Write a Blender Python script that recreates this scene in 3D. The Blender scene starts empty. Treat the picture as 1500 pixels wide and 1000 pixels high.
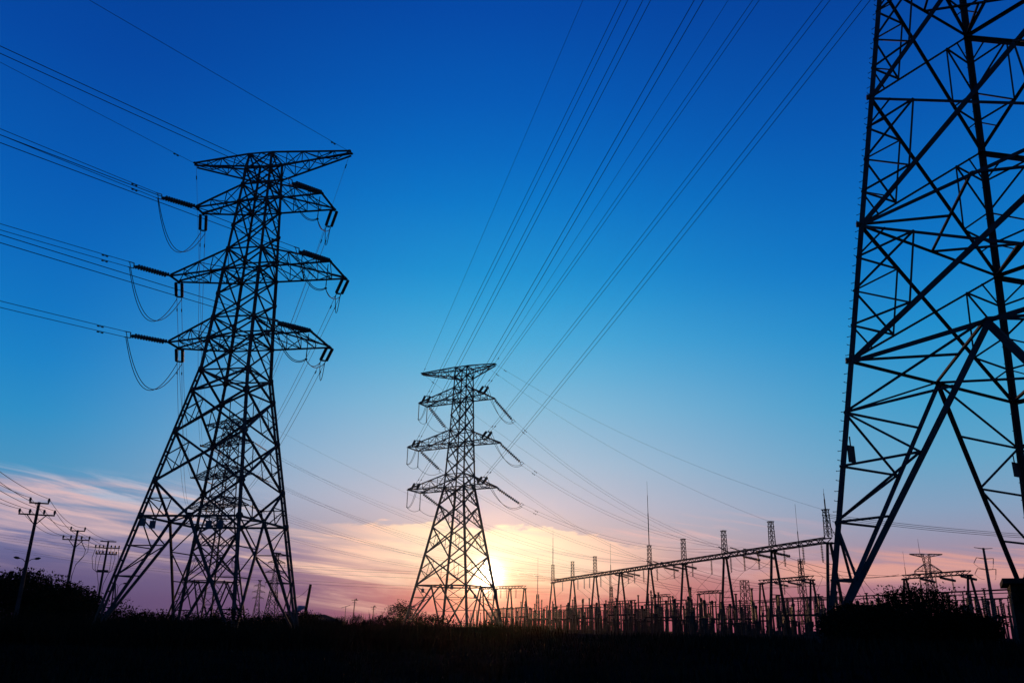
import bpy, math, random
from mathutils import Vector as V, Matrix
rnd = random.Random(7)
PI = math.pi
sc = bpy.context.scene
COL = sc.collection

# ------------------------------------------------------------------ camera
FPX, PITCH, ROLL = 1195.46, math.radians(19.21), math.radians(1.2046)
cam_d = bpy.data.cameras.new('camera'); cam = bpy.data.objects.new('camera', cam_d); COL.objects.link(cam)
cam_d.sensor_width = 36; cam_d.lens = FPX / 1500 * 36
cam_d.clip_start = 0.1; cam_d.clip_end = 20000
s_, c_ = math.sin(PITCH), math.cos(PITCH)
fw = V((0, c_, s_)); x0 = V((1, 0, 0)); u0 = V((0, -s_, c_))
rt = x0 * math.cos(ROLL) + u0 * math.sin(ROLL); up = u0 * math.cos(ROLL) - x0 * math.sin(ROLL)
cam.matrix_world = Matrix(((rt.x, up.x, -fw.x, 0), (rt.y, up.y, -fw.y, 0), (rt.z, up.z, -fw.z, 1.6), (0, 0, 0, 1)))
sc.camera = cam

# ------------------------------------------------------------------ view + sky + sun
sc.view_settings.view_transform = 'Standard'; sc.view_settings.look = 'None'
sc.view_settings.exposure = 0.0; sc.view_settings.gamma = 1.0
sc.render.engine = 'CYCLES'
sc.cycles.max_bounces = 4
SUN_AZ, SUN_EL = -1.3, 3.1

def lin(c):
    return [((v / 255) / 12.92 if v / 255 <= .04045 else ((v / 255 + .055) / 1.055) ** 2.4) for v in c] + [1]

def build_sky():
    w = bpy.data.worlds.new('World'); sc.world = w; w.use_nodes = True
    nt = w.node_tree; N = nt.nodes; N.clear(); L = nt.links.new
    def put(sock, v):
        if hasattr(v, 'is_output'): L(v, sock)
        else: sock.default_value = v
    def m(op, a, b=0.0, c=0.0, clamp=False):
        n = N.new('ShaderNodeMath'); n.operation = op; n.use_clamp = clamp
        for k, v in enumerate((a, b, c)): put(n.inputs[k], v)
        return n.outputs[0]
    def sm(x, a, b):
        n = N.new('ShaderNodeMapRange'); n.interpolation_type = 'SMOOTHSTEP'
        put(n.inputs[0], x); n.inputs[1].default_value = a; n.inputs[2].default_value = b
        n.inputs[3].default_value = 0; n.inputs[4].default_value = 1
        return n.outputs[0]
    def mix(f, a, b, mode='MIX'):
        n = N.new('ShaderNodeMix'); n.data_type = 'RGBA'; n.blend_type = mode; n.clamp_factor = True
        put(n.inputs['Factor'], f); put(n.inputs[6], a); put(n.inputs[7], b)
        return n.outputs[2]
    tc = N.new('ShaderNodeTexCoord'); nm = N.new('ShaderNodeVectorMath'); nm.operation = 'NORMALIZE'
    L(tc.outputs['Generated'], nm.inputs[0])
    sp = N.new('ShaderNodeSeparateXYZ'); L(nm.outputs[0], sp.inputs[0])
    dx, dy, dz = sp.outputs
    el = m('MULTIPLY', m('ARCSINE', dz), 180 / PI)
    az = m('MULTIPLY', m('ARCTAN2', dx, dy), 180 / PI)
    elc = m('MAXIMUM', el, 0.0)
    fac = m('SQRT', m('DIVIDE', elc, 90.0))
    def ramp(stops):
        n = N.new('ShaderNodeValToRGB'); r = n.color_ramp; r.interpolation = 'LINEAR'
        while len(r.elements) > 1: r.elements.remove(r.elements[-1])
        for k, (e, c) in enumerate(stops):
            p = math.sqrt(e / 90)
            q = r.elements[0] if k == 0 else r.elements.new(p)
            q.position = p; q.color = lin(c)
        L(fac, n.inputs[0]); return n.outputs[0]
    left = ramp([(0, (80, 68, 108)), (1.2, (88, 76, 118)), (2.7, (98, 90, 132)), (4.5, (110, 112, 156)), (6.2, (106, 134, 174)), (8.5, (74, 148, 192)),
                 (11.7, (46, 142, 198)), (15, (28, 130, 198)), (18, (18, 118, 194)), (22, (11, 104, 188)), (26, (8, 92, 180)), (34, (6, 72, 162)), (42, (5, 60, 146)), (90, (4, 42, 110))])
    mid = ramp([(0, (168, 80, 92)), (.8, (184, 90, 94)), (1.8, (204, 110, 102)), (2.9, (216, 138, 120)), (4.2, (218, 168, 154)), (5.6, (212, 182, 178)), (7.9, (198, 190, 202)),
                (10.7, (172, 192, 212)), (14.5, (134, 187, 216)), (17, (104, 179, 217)), (19.2, (76, 170, 217)), (22, (48, 156, 213)), (24, (32, 144, 209)), (28.7, (14, 121, 201)), (32, (9, 105, 192)), (35.5, (7, 91, 182)), (41, (6, 74, 166)), (50, (5, 60, 146)), (90, (4, 42, 110))])
    right = ramp([(0, (158, 92, 112)), (1, (168, 102, 118)), (3.1, (172, 126, 142)), (5.2, (158, 146, 168)), (7.4, (134, 160, 190)), (10.4, (100, 164, 200)),
                  (14, (66, 158, 204)), (18.5, (34, 142, 204)), (23, (16, 120, 198)), (28, (10, 102, 186)), (32, (8, 88, 176)), (39, (6, 68, 156)), (46, (5, 58, 144)), (90, (4, 42, 110))])
    side = m('ADD', m('MULTIPLY', m('SINE', m('RADIANS', az)), 1.0), 0.5, clamp=True)
    azd = m('ABSOLUTE', m('SUBTRACT', az, SUN_AZ))
    near = m('SUBTRACT', 1.0, sm(azd, 0.0, 31.0))
    tight = m('SUBTRACT', 1.0, sm(azd, 0.0, 14.5))
    wgt = m('MULTIPLY', m('SUBTRACT', 1.0, sm(el, 1.5, 9.0)), m('LESS_THAN', az, SUN_AZ))
    near = m('ADD', m('MULTIPLY', near, m('SUBTRACT', 1.0, wgt)), m('MULTIPLY', tight, wgt))
    base = mix(near, mix(side, left, right), mid)
    # angle from the sun
    sv = V((math.sin(math.radians(SUN_AZ)) * math.cos(math.radians(SUN_EL)), math.cos(math.radians(SUN_AZ)) * math.cos(math.radians(SUN_EL)), math.sin(math.radians(SUN_EL))))
    dt = N.new('ShaderNodeVectorMath'); dt.operation = 'DOT_PRODUCT'; L(nm.outputs[0], dt.inputs[0]); dt.inputs[1].default_value = sv
    ang = m('MULTIPLY', m('ARCCOSINE', m('MINIMUM', dt.outputs['Value'], 0.9999999)), 180 / PI)
    def gauss(x, s): return m('EXPONENT', m('MULTIPLY', m('POWER', m('DIVIDE', x, s), 2.0), -1.0))
    # ---- clouds
    def noise(ka, ke, tilt, scale, det, rough, off, dist=0.0):
        cx = N.new('ShaderNodeCombineXYZ')
        L(m('MULTIPLY', az, ka), cx.inputs[0]); L(m('MULTIPLY', m('ADD', el, m('MULTIPLY', az, tilt)), ke), cx.inputs[1]); cx.inputs[2].default_value = off
        n = N.new('ShaderNodeTexNoise'); n.inputs['Scale'].default_value = scale; n.inputs['Detail'].default_value = det
        n.inputs['Roughness'].default_value = rough; n.inputs['Distortion'].default_value = dist
        L(cx.outputs[0], n.inputs['Vector']); return n.outputs['Fac']
    def box2(a0, a1, fa, e0, e1, f0, f1, wob=None):
        e = el if wob is None else m('ADD', el, wob)
        A = m('MULTIPLY', sm(az, a0, a0 + fa), m('SUBTRACT', 1.0, sm(az, a1 - fa, a1)))
        B = m('MULTIPLY', sm(e, e0, e0 + f0), m('SUBTRACT', 1.0, sm(e, e1 - f1, e1)))
        return m('MULTIPLY', A, B)
    n1 = noise(.16, .62, .0, 1.5, 7, .6, 3.1, .4)
    n2 = noise(.055, .75, .10, 1.6, 6, .55, 7.7, .6)
    n3 = noise(.11, 1.3, .16, 1.4, 7, .62, 12.4, .5)
    n1w = m('MULTIPLY', m('SUBTRACT', n1, .5), 3.0)
    # bright bank of cloud over the sun, puffy top edge
    edge = m('ADD', m('MULTIPLY', m('MAXIMUM', m('SUBTRACT', az, 1.0), 0.0), .13), n1w)
    bank = m('MULTIPLY', box2(-15, 12.5, 7, 1.5, 6.7, 3.0, .35, edge), m('ADD', .62, m('MULTIPLY', sm(n2, .36, .62), .38)))
    # veils on the left that dip toward the sun
    tilt = m('MULTIPLY', m('ADD', az, 26.0), .16)
    veil = m('MULTIPLY', box2(-48, -4, 6, 2.2, 8.3, 2.6, .8, m('MULTIPLY', m('MAXIMUM', m('ADD', az, 22.0), 0.0), .21)), m('MULTIPLY', sm(n2, .38, .62), m('ADD', .55, m('MULTIPLY', sm(n3, .36, .60), .45))))
    wisp = m('MULTIPLY', box2(-40, -15, 5, 6.2, 8.9, .6, 1.3), m('MULTIPLY', sm(n3, .40, .62), .8))
    low = m('MULTIPLY', box2(14, 38, 6, 2.6, 5.3, .8, .9), sm(n2, .38, .58))
    puff = m('MULTIPLY', box2(4, 24, 6, 2.5, 8.0, 1.5, 2.0), m('MULTIPLY', sm(n3, .48, .70), .55))
    warm = m('SUBTRACT', 1.0, sm(ang, 1.4, 9.5))
    farc = m('SUBTRACT', 1.0, sm(ang, 8.0, 30.0))
    ccol = mix(warm, mix(farc, lin((216, 181, 186)), lin((255, 208, 182))), lin((255, 240, 202)))
    lowc = mix(farc, lin((218, 158, 150)), lin((240, 170, 146)))
    sky = base
    sky = mix(wisp, sky, lin((188, 192, 210)))
    sky = mix(puff, sky, mix(farc, lin((190, 160, 182)), lin((238, 190, 182))))
    sky = mix(low, sky, lowc)
    sky = mix(m('MULTIPLY', veil, .93), sky, ccol)
    sky = mix(m('MULTIPLY', bank, .93), sky, ccol)
    def add(col, f, c):
        sc_ = N.new('ShaderNodeVectorMath'); sc_.operation = 'SCALE'; sc_.inputs[0].default_value = c; put(sc_.inputs['Scale'], f)
        return mix(1.0, col, sc_.outputs[0], 'ADD')
    sky = add(sky, m('MULTIPLY', gauss(ang, .8), 4.0), (1.0, .90, .66))
    sky = add(sky, m('MULTIPLY', gauss(ang, 1.7), .32), (1.0, .86, .52))
    sky = add(sky, m('MULTIPLY', gauss(ang, 4.6), .04), (1.0, .76, .40))
    bg = N.new('ShaderNodeBackground'); L(sky, bg.inputs[0]); bg.inputs[1].default_value = 1.0
    out = N.new('ShaderNodeOutputWorld'); L(bg.outputs[0], out.inputs[0])
    return sv
SUN_DIR = build_sky()
sl = bpy.data.lights.new('sun', 'SUN'); sl.energy = 1.6; sl.angle = math.radians(.55); sl.color = (1, .52, .24)
so = bpy.data.objects.new('sun', sl); COL.objects.link(so)
so.rotation_euler = SUN_DIR.to_track_quat('Z', 'Y').to_euler()

# ------------------------------------------------------------------ materials
def mat(name, c, rough=.8, spec=.15, metal=0, var=.35, scale=3.0, trans=0):
    m = bpy.data.materials.new(name); m.use_nodes = True
    nt = m.node_tree; b = nt.nodes['Principled BSDF']; L = nt.links.new
    t = nt.nodes.new('ShaderNodeTexCoord'); n = nt.nodes.new('ShaderNodeTexNoise')
    n.inputs['Scale'].default_value = scale; n.inputs['Detail'].default_value = 6
    L(t.outputs['Object'], n.inputs['Vector'])
    r = nt.nodes.new('ShaderNodeValToRGB'); L(n.outputs['Fac'], r.inputs[0])
    r.color_ramp.elements[0].position = .3; r.color_ramp.elements[1].position = .7
    r.color_ramp.elements[0].color = [v * (1 - var) for v in c] + [1]
    r.color_ramp.elements[1].color = [min(1, v * (1 + var)) for v in c] + [1]
    L(r.outputs[0], b.inputs['Base Color'])
    b.inputs['Roughness'].default_value = rough; b.inputs['Specular IOR Level'].default_value = spec
    b.inputs['Metallic'].default_value = metal
    return m
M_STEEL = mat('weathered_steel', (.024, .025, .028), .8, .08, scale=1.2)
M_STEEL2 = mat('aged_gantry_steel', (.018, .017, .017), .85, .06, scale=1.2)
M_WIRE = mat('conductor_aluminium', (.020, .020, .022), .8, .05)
M_GLASS = mat('insulator_glaze', (.022, .030, .032), .45, .3)
M_PORC = mat('brown_porcelain', (.020, .013, .011), .5, .25)
M_CONC = mat('stained_concrete', (.020, .019, .019), .95, .05, scale=2)
M_POLE = mat('pole_concrete', (.018, .019, .022), .95, .05, scale=2)
M_SIGN = mat('enamel_plate', (.035, .042, .055), .6, .12, var=.15)
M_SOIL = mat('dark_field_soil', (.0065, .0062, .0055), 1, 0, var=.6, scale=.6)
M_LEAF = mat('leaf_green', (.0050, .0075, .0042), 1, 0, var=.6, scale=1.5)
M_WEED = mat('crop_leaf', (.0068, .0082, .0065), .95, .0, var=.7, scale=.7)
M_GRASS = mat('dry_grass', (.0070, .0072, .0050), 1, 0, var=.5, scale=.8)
M_BARK = mat('bark', (.012, .010, .008), 1, 0)
M_ROOF = mat('roof_tile', (.012, .011, .012), .9, .05)
M_WALL = mat('rendered_wall', (.010, .010, .010), .95, .05)
M_TANK = mat('bare_tank_metal', (.10, .115, .15), .5, .3, var=.15)
M_PANEL = mat('solar_tube_glass', (.07, .085, .12), .4, .3, var=.15)

# ------------------------------------------------------------------ mesh helpers
class MB:
    def __init__(s): s.v = []; s.f = []
    def bar(s, p, q, w, h=None, ref=None):
        p = V(p); q = V(q); d = q - p
        if d.length < 1e-4: return
        d.normalize(); h = h or w
        r = V(ref) if ref else (V((0, 0, 1)) if abs(d.z) < .9 else V((1, 0, 0)))
        a = d.cross(r).normalized(); b = a.cross(d)
        k = len(s.v)
        for e in (p, q):
            for i, j in ((-1, -1), (1, -1), (1, 1), (-1, 1)): s.v.append(e + a * (i * w / 2) + b * (j * h / 2))
        s.f += [(k, k + 3, k + 2, k + 1), (k + 4, k + 5, k + 6, k + 7)] + [(k + i, k + (i + 1) % 4, k + 4 + (i + 1) % 4, k + 4 + i) for i in range(4)]
    def angle(s, p, q, w, a, b, t=None):      # L section, flanges along a and b
        t = t or w * .12; p = V(p); q = V(q); d = (q - p).normalized()
        a = V(a); a = (a - d * a.dot(d)).normalized(); b = V(b); b = (b - d * b.dot(d) - a * b.dot(a)).normalized()
        poly = [(0, 0), (w, 0), (w, t), (t, t), (t, w), (0, w)]
        k = len(s.v)
        for e in (p, q):
            for x, y in poly: s.v.append(e + a * x + b * y)
        n = 6
        s.f += [(k, k + 1, k + 2, k + 3, k + 4, k + 5)[::-1], tuple(k + 6 + i for i in range(6))]
        s.f += [(k + i, k + (i + 1) % n, k + n + (i + 1) % n, k + n + i) for i in range(n)]
    def box(s, c, size, rz=0):
        cx, cy, cz = c; a, b, h = (x / 2 for x in size); co, si = math.cos(rz), math.sin(rz); k = len(s.v)
        for z in (-h, h):
            for x, y in ((-a, -b), (a, -b), (a, b), (-a, b)): s.v.append(V((cx + x * co - y * si, cy + x * si + y * co, cz + z)))
        s.f += [(k + 3, k + 2, k + 1, k), (k + 4, k + 5, k + 6, k + 7)] + [(k + i, k + (i + 1) % 4, k + 4 + (i + 1) % 4, k + 4 + i) for i in range(4)]
    def tube(s, pts, r, n=5, r2=None, cap=True):
        pts = [V(p) for p in pts]; k = len(s.v); N_ = len(pts)
        for i, p in enumerate(pts):
            d = (pts[min(i + 1, N_ - 1)] - pts[max(i - 1, 0)]).normalized()
            a = d.cross(V((0, 0, 1)) if abs(d.z) < .95 else V((1, 0, 0))).normalized(); b = a.cross(d)
            rr = r if r2 is None else r + (r2 - r) * i / (N_ - 1)
            for j in range(n):
                t = 2 * PI * j / n; s.v.append(p + a * (rr * math.cos(t)) + b * (rr * math.sin(t)))
        for i in range(N_ - 1):
            for j in range(n):
                s.f.append((k + i * n + j, k + i * n + (j + 1) % n, k + (i + 1) * n + (j + 1) % n, k + (i + 1) * n + j))
        if cap: s.f += [tuple(k + j for j in range(n))[::-1], tuple(k + (N_ - 1) * n + j for j in range(n))]
    def lathe(s, p, q, prof, n=8):            # prof: (fraction along, radius)
        p = V(p); q = V(q); d = q - p; dn = d.normalized()
        a = dn.cross(V((0, 0, 1)) if abs(dn.z) < .95 else V((1, 0, 0))).normalized(); b = a.cross(dn); k = len(s.v)
        for t, r in prof:
            for j in range(n):
                g = 2 * PI * j / n; s.v.append(p + d * t + a * (r * math.cos(g)) + b * (r * math.sin(g)))
        for i in range(len(prof) - 1):
            for j in range(n): s.f.append((k + i * n + j, k + i * n + (j + 1) % n, k + (i + 1) * n + (j + 1) % n, k + (i + 1) * n + j))
        s.f += [tuple(k + j for j in range(n))[::-1], tuple(k + (len(prof) - 1) * n + j for j in range(n))]
    def plate(s, c, r, nrm, t=.03, n=6):
        c = V(c); nrm = V(nrm).normalized(); s.lathe(c - nrm * t, c + nrm * t, [(0, r), (1, r)], n)
    def build(s, name, m, parent=None, smooth=False):
        me = bpy.data.meshes.new(name); me.from_pydata([tuple(v) for v in s.v], [], s.f); me.update()
        me.materials.append(m)
        if smooth: me.shade_smooth()
        o = bpy.data.objects.new(name, me); COL.objects.link(o)
        if parent: o.parent = parent
        return o

def tag(o, label=None, cat=None, group=None, kind=None):
    if label: o['label'] = label
    if cat: o['category'] = cat
    if group: o['group'] = group
    if kind: o['kind'] = kind
    return o
def thing(name, label, cat, loc=(0, 0, 0), rz=0, group=None):
    o = bpy.data.objects.new(name, None); COL.objects.link(o); o.location = loc; o.rotation_euler = (0, 0, rz)
    o.empty_display_size = .5
    return tag(o, label, cat, group)
def dup(root, loc=None, rz=None, label=None, group=None, scale=None):
    r = root.copy(); COL.objects.link(r)
    if loc is not None: r.location = loc
    if rz is not None: r.rotation_euler = (0, 0, rz)
    if label: r['label'] = label
    if group: r['group'] = group
    if scale: r.scale = (scale,) * 3
    for ch in list(root.children):
        c = ch.copy(); COL.objects.link(c); c.parent = r
        for g in ch.children:
            d = g.copy(); COL.objects.link(d); d.parent = c
    return r
def rib(n, r0, r1, a=0., b=1.):
    pr = [(0, r0), (a, r0)] if a > 0 else []
    for i in range(n):
        t0 = a + (b - a) * i / n; t1 = a + (b - a) * (i + 1) / n; dt = t1 - t0
        pr += [(t0, r0), (t0 + dt * .35, r1), (t0 + dt * .5, r1), (t0 + dt * .62, r0)]
    pr += [(1, r0)]; return pr
def sagline(p, q, sag, n=28):
    p = V(p); q = V(q)
    return [p + (q - p) * (i / n) - V((0, 0, 4 * sag * (i / n) * (1 - i / n))) for i in range(n + 1)]

# ------------------------------------------------------------------ terrain
def ground_z(x, y):
    d = math.hypot(x - 20, y - 33); t = max(0, min(1, (30 - d) / 16)); t = t * t * (3 - 2 * t)
    return 1.15 * t + .06 * math.sin(x * .31 + 1) * math.sin(y * .23)
def make_ground():
    def axis(lo, hi, mid0, mid1, st):
        a = [lo, lo * .5, lo * .22, lo * .1, lo * .05] if lo < 0 else [lo]
        k = mid0
        r = [v for v in a if v < mid0]
        while k <= mid1: r.append(k); k += st
        r += [v for v in (hi * .05, hi * .1, hi * .22, hi * .5, hi) if v > mid1]
        return r
    xs = axis(-850, 850, -110, 130, 2.5); ys = axis(-300, 850, -20, 130, 2.5)
    b = MB()
    for y in ys:
        for x in xs: b.v.append(V((x, y, ground_z(x, y))))
    nx = len(xs)
    b.f = [(j * nx + i, j * nx + i + 1, (j + 1) * nx + i + 1, (j + 1) * nx + i) for j in range(len(ys) - 1) for i in range(nx - 1)]
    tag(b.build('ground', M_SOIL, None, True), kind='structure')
make_ground()

# ------------------------------------------------------------------ lattice pylons
def interp(prof, z):
    for (z0, w0), (z1, w1) in zip(prof, prof[1:]):
        if z <= z1: return w0 + (w1 - w0) * (z - z0) / (z1 - z0)
    return prof[-1][1]
SGN = [(-1, -1), (1, -1), (1, 1), (-1, 1)]
FACES = [(0, 1), (1, 2), (2, 3), (3, 0)]

def redundants(b, A0, A1, C, w, fine):
    m0 = (A0 + C) / 2; m1 = (A1 + C) / 2; q = (A0 + A1) / 2
    b.bar(q, m0, w); b.bar(q, m1, w); b.bar(m0, m1, w * .8)
    if fine:
        q1 = A0 + (A1 - A0) * .25; q3 = A0 + (A1 - A0) * .75
        b.bar(q1, m0, w); b.bar(q3, m1, w); b.bar(q1, (A0 + m0) / 2, w * .8); b.bar(q3, (A1 + m1) / 2, w * .8)

def pylon(name, label, loc, yaw, S, group=None):
    """S: prof, low (panel heights below the bend, top to bottom), body (panel heights above), arms, leg/diag sizes"""
    root = thing(name, label, 'pylon', loc, yaw, group)
    P = lambda i, z: V((SGN[i][0] * interp(S['prof'], z), SGN[i][1] * interp(S['prof'], z), z))
    lw, dw, rw = S['leg'], S['diag'], S['red']
    zb = S['prof'][0][0]; top = S['prof'][-1][0]; bend = S['bend']; zd = S['low'][-1]
    fine = S.get('fine', False); Lsec = S.get('Lsec', False)
    # legs
    for i in range(4):
        b = MB(); sx, sy = SGN[i]
        for (z0, w0), (z1, w1) in zip(S['prof'], S['prof'][1:]):
            p, q = P(i, z0), P(i, z1); w = lw if z1 <= bend + .01 else lw * (.66 if z1 < top - 1 else .52)
            if Lsec: b.angle(p, q, w, (-sx, 0, 0), (0, -sy, 0), w * .14)
            elif S.get('double') and z1 <= bend + .01:
                o = V((sx, sy, 0)).normalized() * (w * .36)
                b.bar(p - o, q - o, w * .46, None, (sx, sy, 0)); b.bar(p + o, q + o, w * .46, None, (sx, sy, 0))
                n = int((q - p).length / 1.1)
                for k in range(n + 1):
                    c = p + (q - p) * (k / n); b.bar(c - o - V((0, 0, .13)), c - o + V((0, 0, .13)), w * .3); b.bar(c - o, c + o, .26, w * .3)
            else: b.bar(p, q, w, None, (sx, sy, 0))
        for z in S['low'] + S['body'][1:-1]:
            b.plate(P(i, z), lw * ((.5 if Lsec else .8) if z <= bend + .1 else .5), (sx * .7, sy * .7, 0), lw * .45)
        if S.get('bolts'):
            bb = b; z = zb + 2.5
            k = 0
            while z < top - 8:
                p = P(i, z); e = V((sx, 0, 0)) if k % 2 else V((0, sy, 0))
                bb.bar(p - e * .02, p + e * .17, .022); bb.bar(p + e * .17, p + e * .17 + V((0, 0, .03)), .022); z += .42; k += 1
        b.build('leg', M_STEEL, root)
        f = MB(); p = P(i, zb); f.box((p.x, p.y, zb - .35), (1.3, 1.3, 1.0), 0); f.box((p.x, p.y, zb + .2), (.8, .8, .3), 0); f.build('footing', M_CONC, root)
    # faces
    for (i, j) in FACES:
        b = MB(); face_in = V(((SGN[i][0] + SGN[j][0]) / 2, (SGN[i][1] + SGN[j][1]) / 2, 0))
        def D(p, q, w, heavy=1.0):
            if Lsec and w > rw * 1.2:
                w *= heavy * (1.12 if (i, j) in ((3, 0), (1, 2)) else .68)
                a = (q - p).cross(face_in); a = -a if a.z > 0 else a; b.angle(p, q, w, a, -face_in, w * .13)
            else: b.bar(p, q, w)
        # K base
        mid = (P(i, zd) + P(j, zd)) / 2
        D(P(i, zd), P(j, zd), dw)
        for a in (i, j):
            f = P(a, zb); e = V((mid.x, mid.y, mid.z))
            if Lsec:
                kw = dw * (1.5 if (i, j) in ((3, 0), (1, 2)) else (1.35 if a == 3 or a == 1 else .95)); q = (e - f).cross(face_in); q = -q if q.z > 0 else q
                b.angle(f, e, kw, q, -face_in, kw * .13)
            else: b.bar(f, e, dw * 1.15)
            ns = S.get('kn', 4)
            prev = None
            for k in range(1, ns):
                t = k / ns; lp = f + (P(a, zd) - f) * t; kp = f + (e - f) * t
                b.bar(lp, kp, rw * 1.15)
                if k < ns:
                    b.bar(lp, f + (e - f) * ((k + 1) / ns) if k + 1 < ns else e, rw * 1.05) if k % 2 == 0 else b.bar(kp, f + (P(a, zd) - f) * ((k + 1) / ns), rw * 1.05)
        # panels below the bend
        zs = S['low']
        for z1, z0 in zip(zs, zs[1:]):
            A0, B0, A1, B1 = P(i, z0), P(j, z0), P(i, z1), P(j, z1)
            if S.get('lastV') and z0 == zs[-1]:
                D(A1, mid, dw); D(B1, mid, dw)
                for a0, a1 in ((A0, A1), (B0, B1)):
                    q = (a0 + a1) / 2; h = (a1 + mid) / 2; b.bar(q, h, rw); b.bar(h, (a0 + mid) / 2, rw); b.bar(q, (a0 + mid) / 2, rw)
                continue
            hv = 1.35 if (i, j) in ((3, 0), (1, 2)) else 1.1
            D(A0, B1, dw, hv); D(B0, A1, dw, 2 - hv)
            w0 = (B0 - A0).length; w1 = (B1 - A1).length; t = w0 / (w0 + w1)
            C = A0 + (B1 - A0) * t
            if S.get('redund', True) and (z1 - z0) > 2.5:
                redundants(b, A0, A1, C, rw, fine); redundants(b, B0, B1, C, rw, fine)
            if S.get('hor') and z0 in S['hor']: D(A0, B0, dw * .85)
        # body panels
        zs = S['body']
        for k, (z0, z1) in enumerate(zip(zs, zs[1:])):
            A0, B0, A1, B1 = P(i, z0), P(j, z0), P(i, z1), P(j, z1); w = dw * S.get('bodyk', .72)
            b.bar(A0, B1, w); b.bar(B0, A1, w)
            if z0 in S['bhor']: b.bar(A0, B0, w)
            if z1 - z0 > 2.6 and S.get('redund', True):
                C = (A0 + B1) / 2
                for a0, a1 in ((A0, A1), (B0, B1)):
                    q = (a0 + a1) / 2; b.bar(q, (a0 + C) / 2, rw * .8); b.bar(q, (a1 + C) / 2, rw * .8)
        b.bar(P(i, top), P(j, top), dw * .7)
        if fine is False:
            b.plate((P(i, zd) + P(j, zd)) / 2, lw * .8, face_in, .04)
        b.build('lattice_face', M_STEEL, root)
    # diaphragms
    for z in S['dia']:
        b = MB()
        c = [P(i, z) for i in range(4)]; ms = [(c[i] + c[(i + 1) % 4]) / 2 for i in range(4)]; w = rw * (1.3 if z < bend else 1)
        for k in range(4): b.bar(ms[k], ms[(k + 1) % 4], w)
        if z > bend: b.bar(c[0], c[2], w * .8); b.bar(c[1], c[3], w * .8)
        elif S.get('fine'):
            b.bar(c[0], (ms[0] + ms[3]) / 2, w); b.bar(c[1], (ms[0] + ms[1]) / 2, w); b.bar(c[2], (ms[1] + ms[2]) / 2, w); b.bar(c[3], (ms[2] + ms[3]) / 2, w)
        b.build('diaphragm', M_STEEL, root)
    # arms:  (z bottom, z top, u left, v near left, v far left, u right, v near right, v far right)
    for ai, A in enumerate(S['arms']):
        zbm, ztp = A[0], A[1]; ground = A[-1] == 'g'
        for sd in (0, 1):
            u, vn, vf = A[2 + sd * 3: 5 + sd * 3]
            if u is None: continue
            b = MB(); cn, cf = (0, 3) if sd == 0 else (1, 2)
            cw = S['arm']; zt_tip = ztp if ground else zbm
            tn, tf = V((u, vn, zt_tip)), V((u, vf, zt_tip))
            bn, bf = P(cn, zbm), P(cf, zbm); pn, pf = P(cn, ztp), P(cf, ztp)
            for p, t in ((bn, tn), (bf, tf), (pn, tn), (pf, tf)):
                tt = t + V((0, 0, -.25 if (ground and p in (bn, bf)) else (0 if (ground or p in (bn, bf)) else .12)))
                b.bar(p, tt, cw)
            b.bar(tn, tf, cw * 1.1)
            n = max(3, int(abs(u) / 1.6))
            lerp = lambda p, q, t: p + (q - p) * t
            for k in range(n):
                t0, t1 = k / n, (k + 1) / n
                for p, q, t in ((bn, pn, tn), (bf, pf, tf)):     # side trusses
                    lo0, hi0, lo1, hi1 = lerp(p, t, t0), lerp(q, t, t0), lerp(p, t, t1), lerp(q, t, t1)
                    b.bar(lo0, hi1, cw * .5) if k % 2 else b.bar(hi0, lo1, cw * .5)
                    if k < n - 1: b.bar(lo1, hi1, cw * .45)
                a0, b0, a1, b1 = lerp(bn, tn, t0), lerp(bf, tf, t0), lerp(bn, tn, t1), lerp(bf, tf, t1)
                b.bar(a0, b1, cw * .5) if k % 2 else b.bar(b0, a1, cw * .5)
                b.bar(a1, b1, cw * .45)
                a0, b0, a1, b1 = lerp(pn, tn, t0), lerp(pf, tf, t0), lerp(pn, tn, t1), lerp(pf, tf, t1)
                if k < n - 1: b.bar(a1, b1, cw * .4); b.bar(b0, a1, cw * .4) if k % 2 else b.bar(a0, b1, cw * .4)
            b.plate(tn, cw * 1.3, (0, 0, 1), .05); b.plate(tf, cw * 1.3, (0, 0, 1), .05)
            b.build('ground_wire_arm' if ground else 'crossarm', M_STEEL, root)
    return root

def toworld(root, p):
    c, s = math.cos(root.rotation_euler.z), math.sin(root.rotation_euler.z); l = root.location
    return V((l.x + p[0] * c - p[1] * s, l.y + p[0] * s + p[1] * c, l.z + p[2]))
def tolocal(root, p):
    c, s = math.cos(root.rotation_euler.z), math.sin(root.rotation_euler.z); d = V(p) - root.location
    return V((d.x * c + d.y * s, -d.x * s + d.y * c, d.z))

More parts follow.
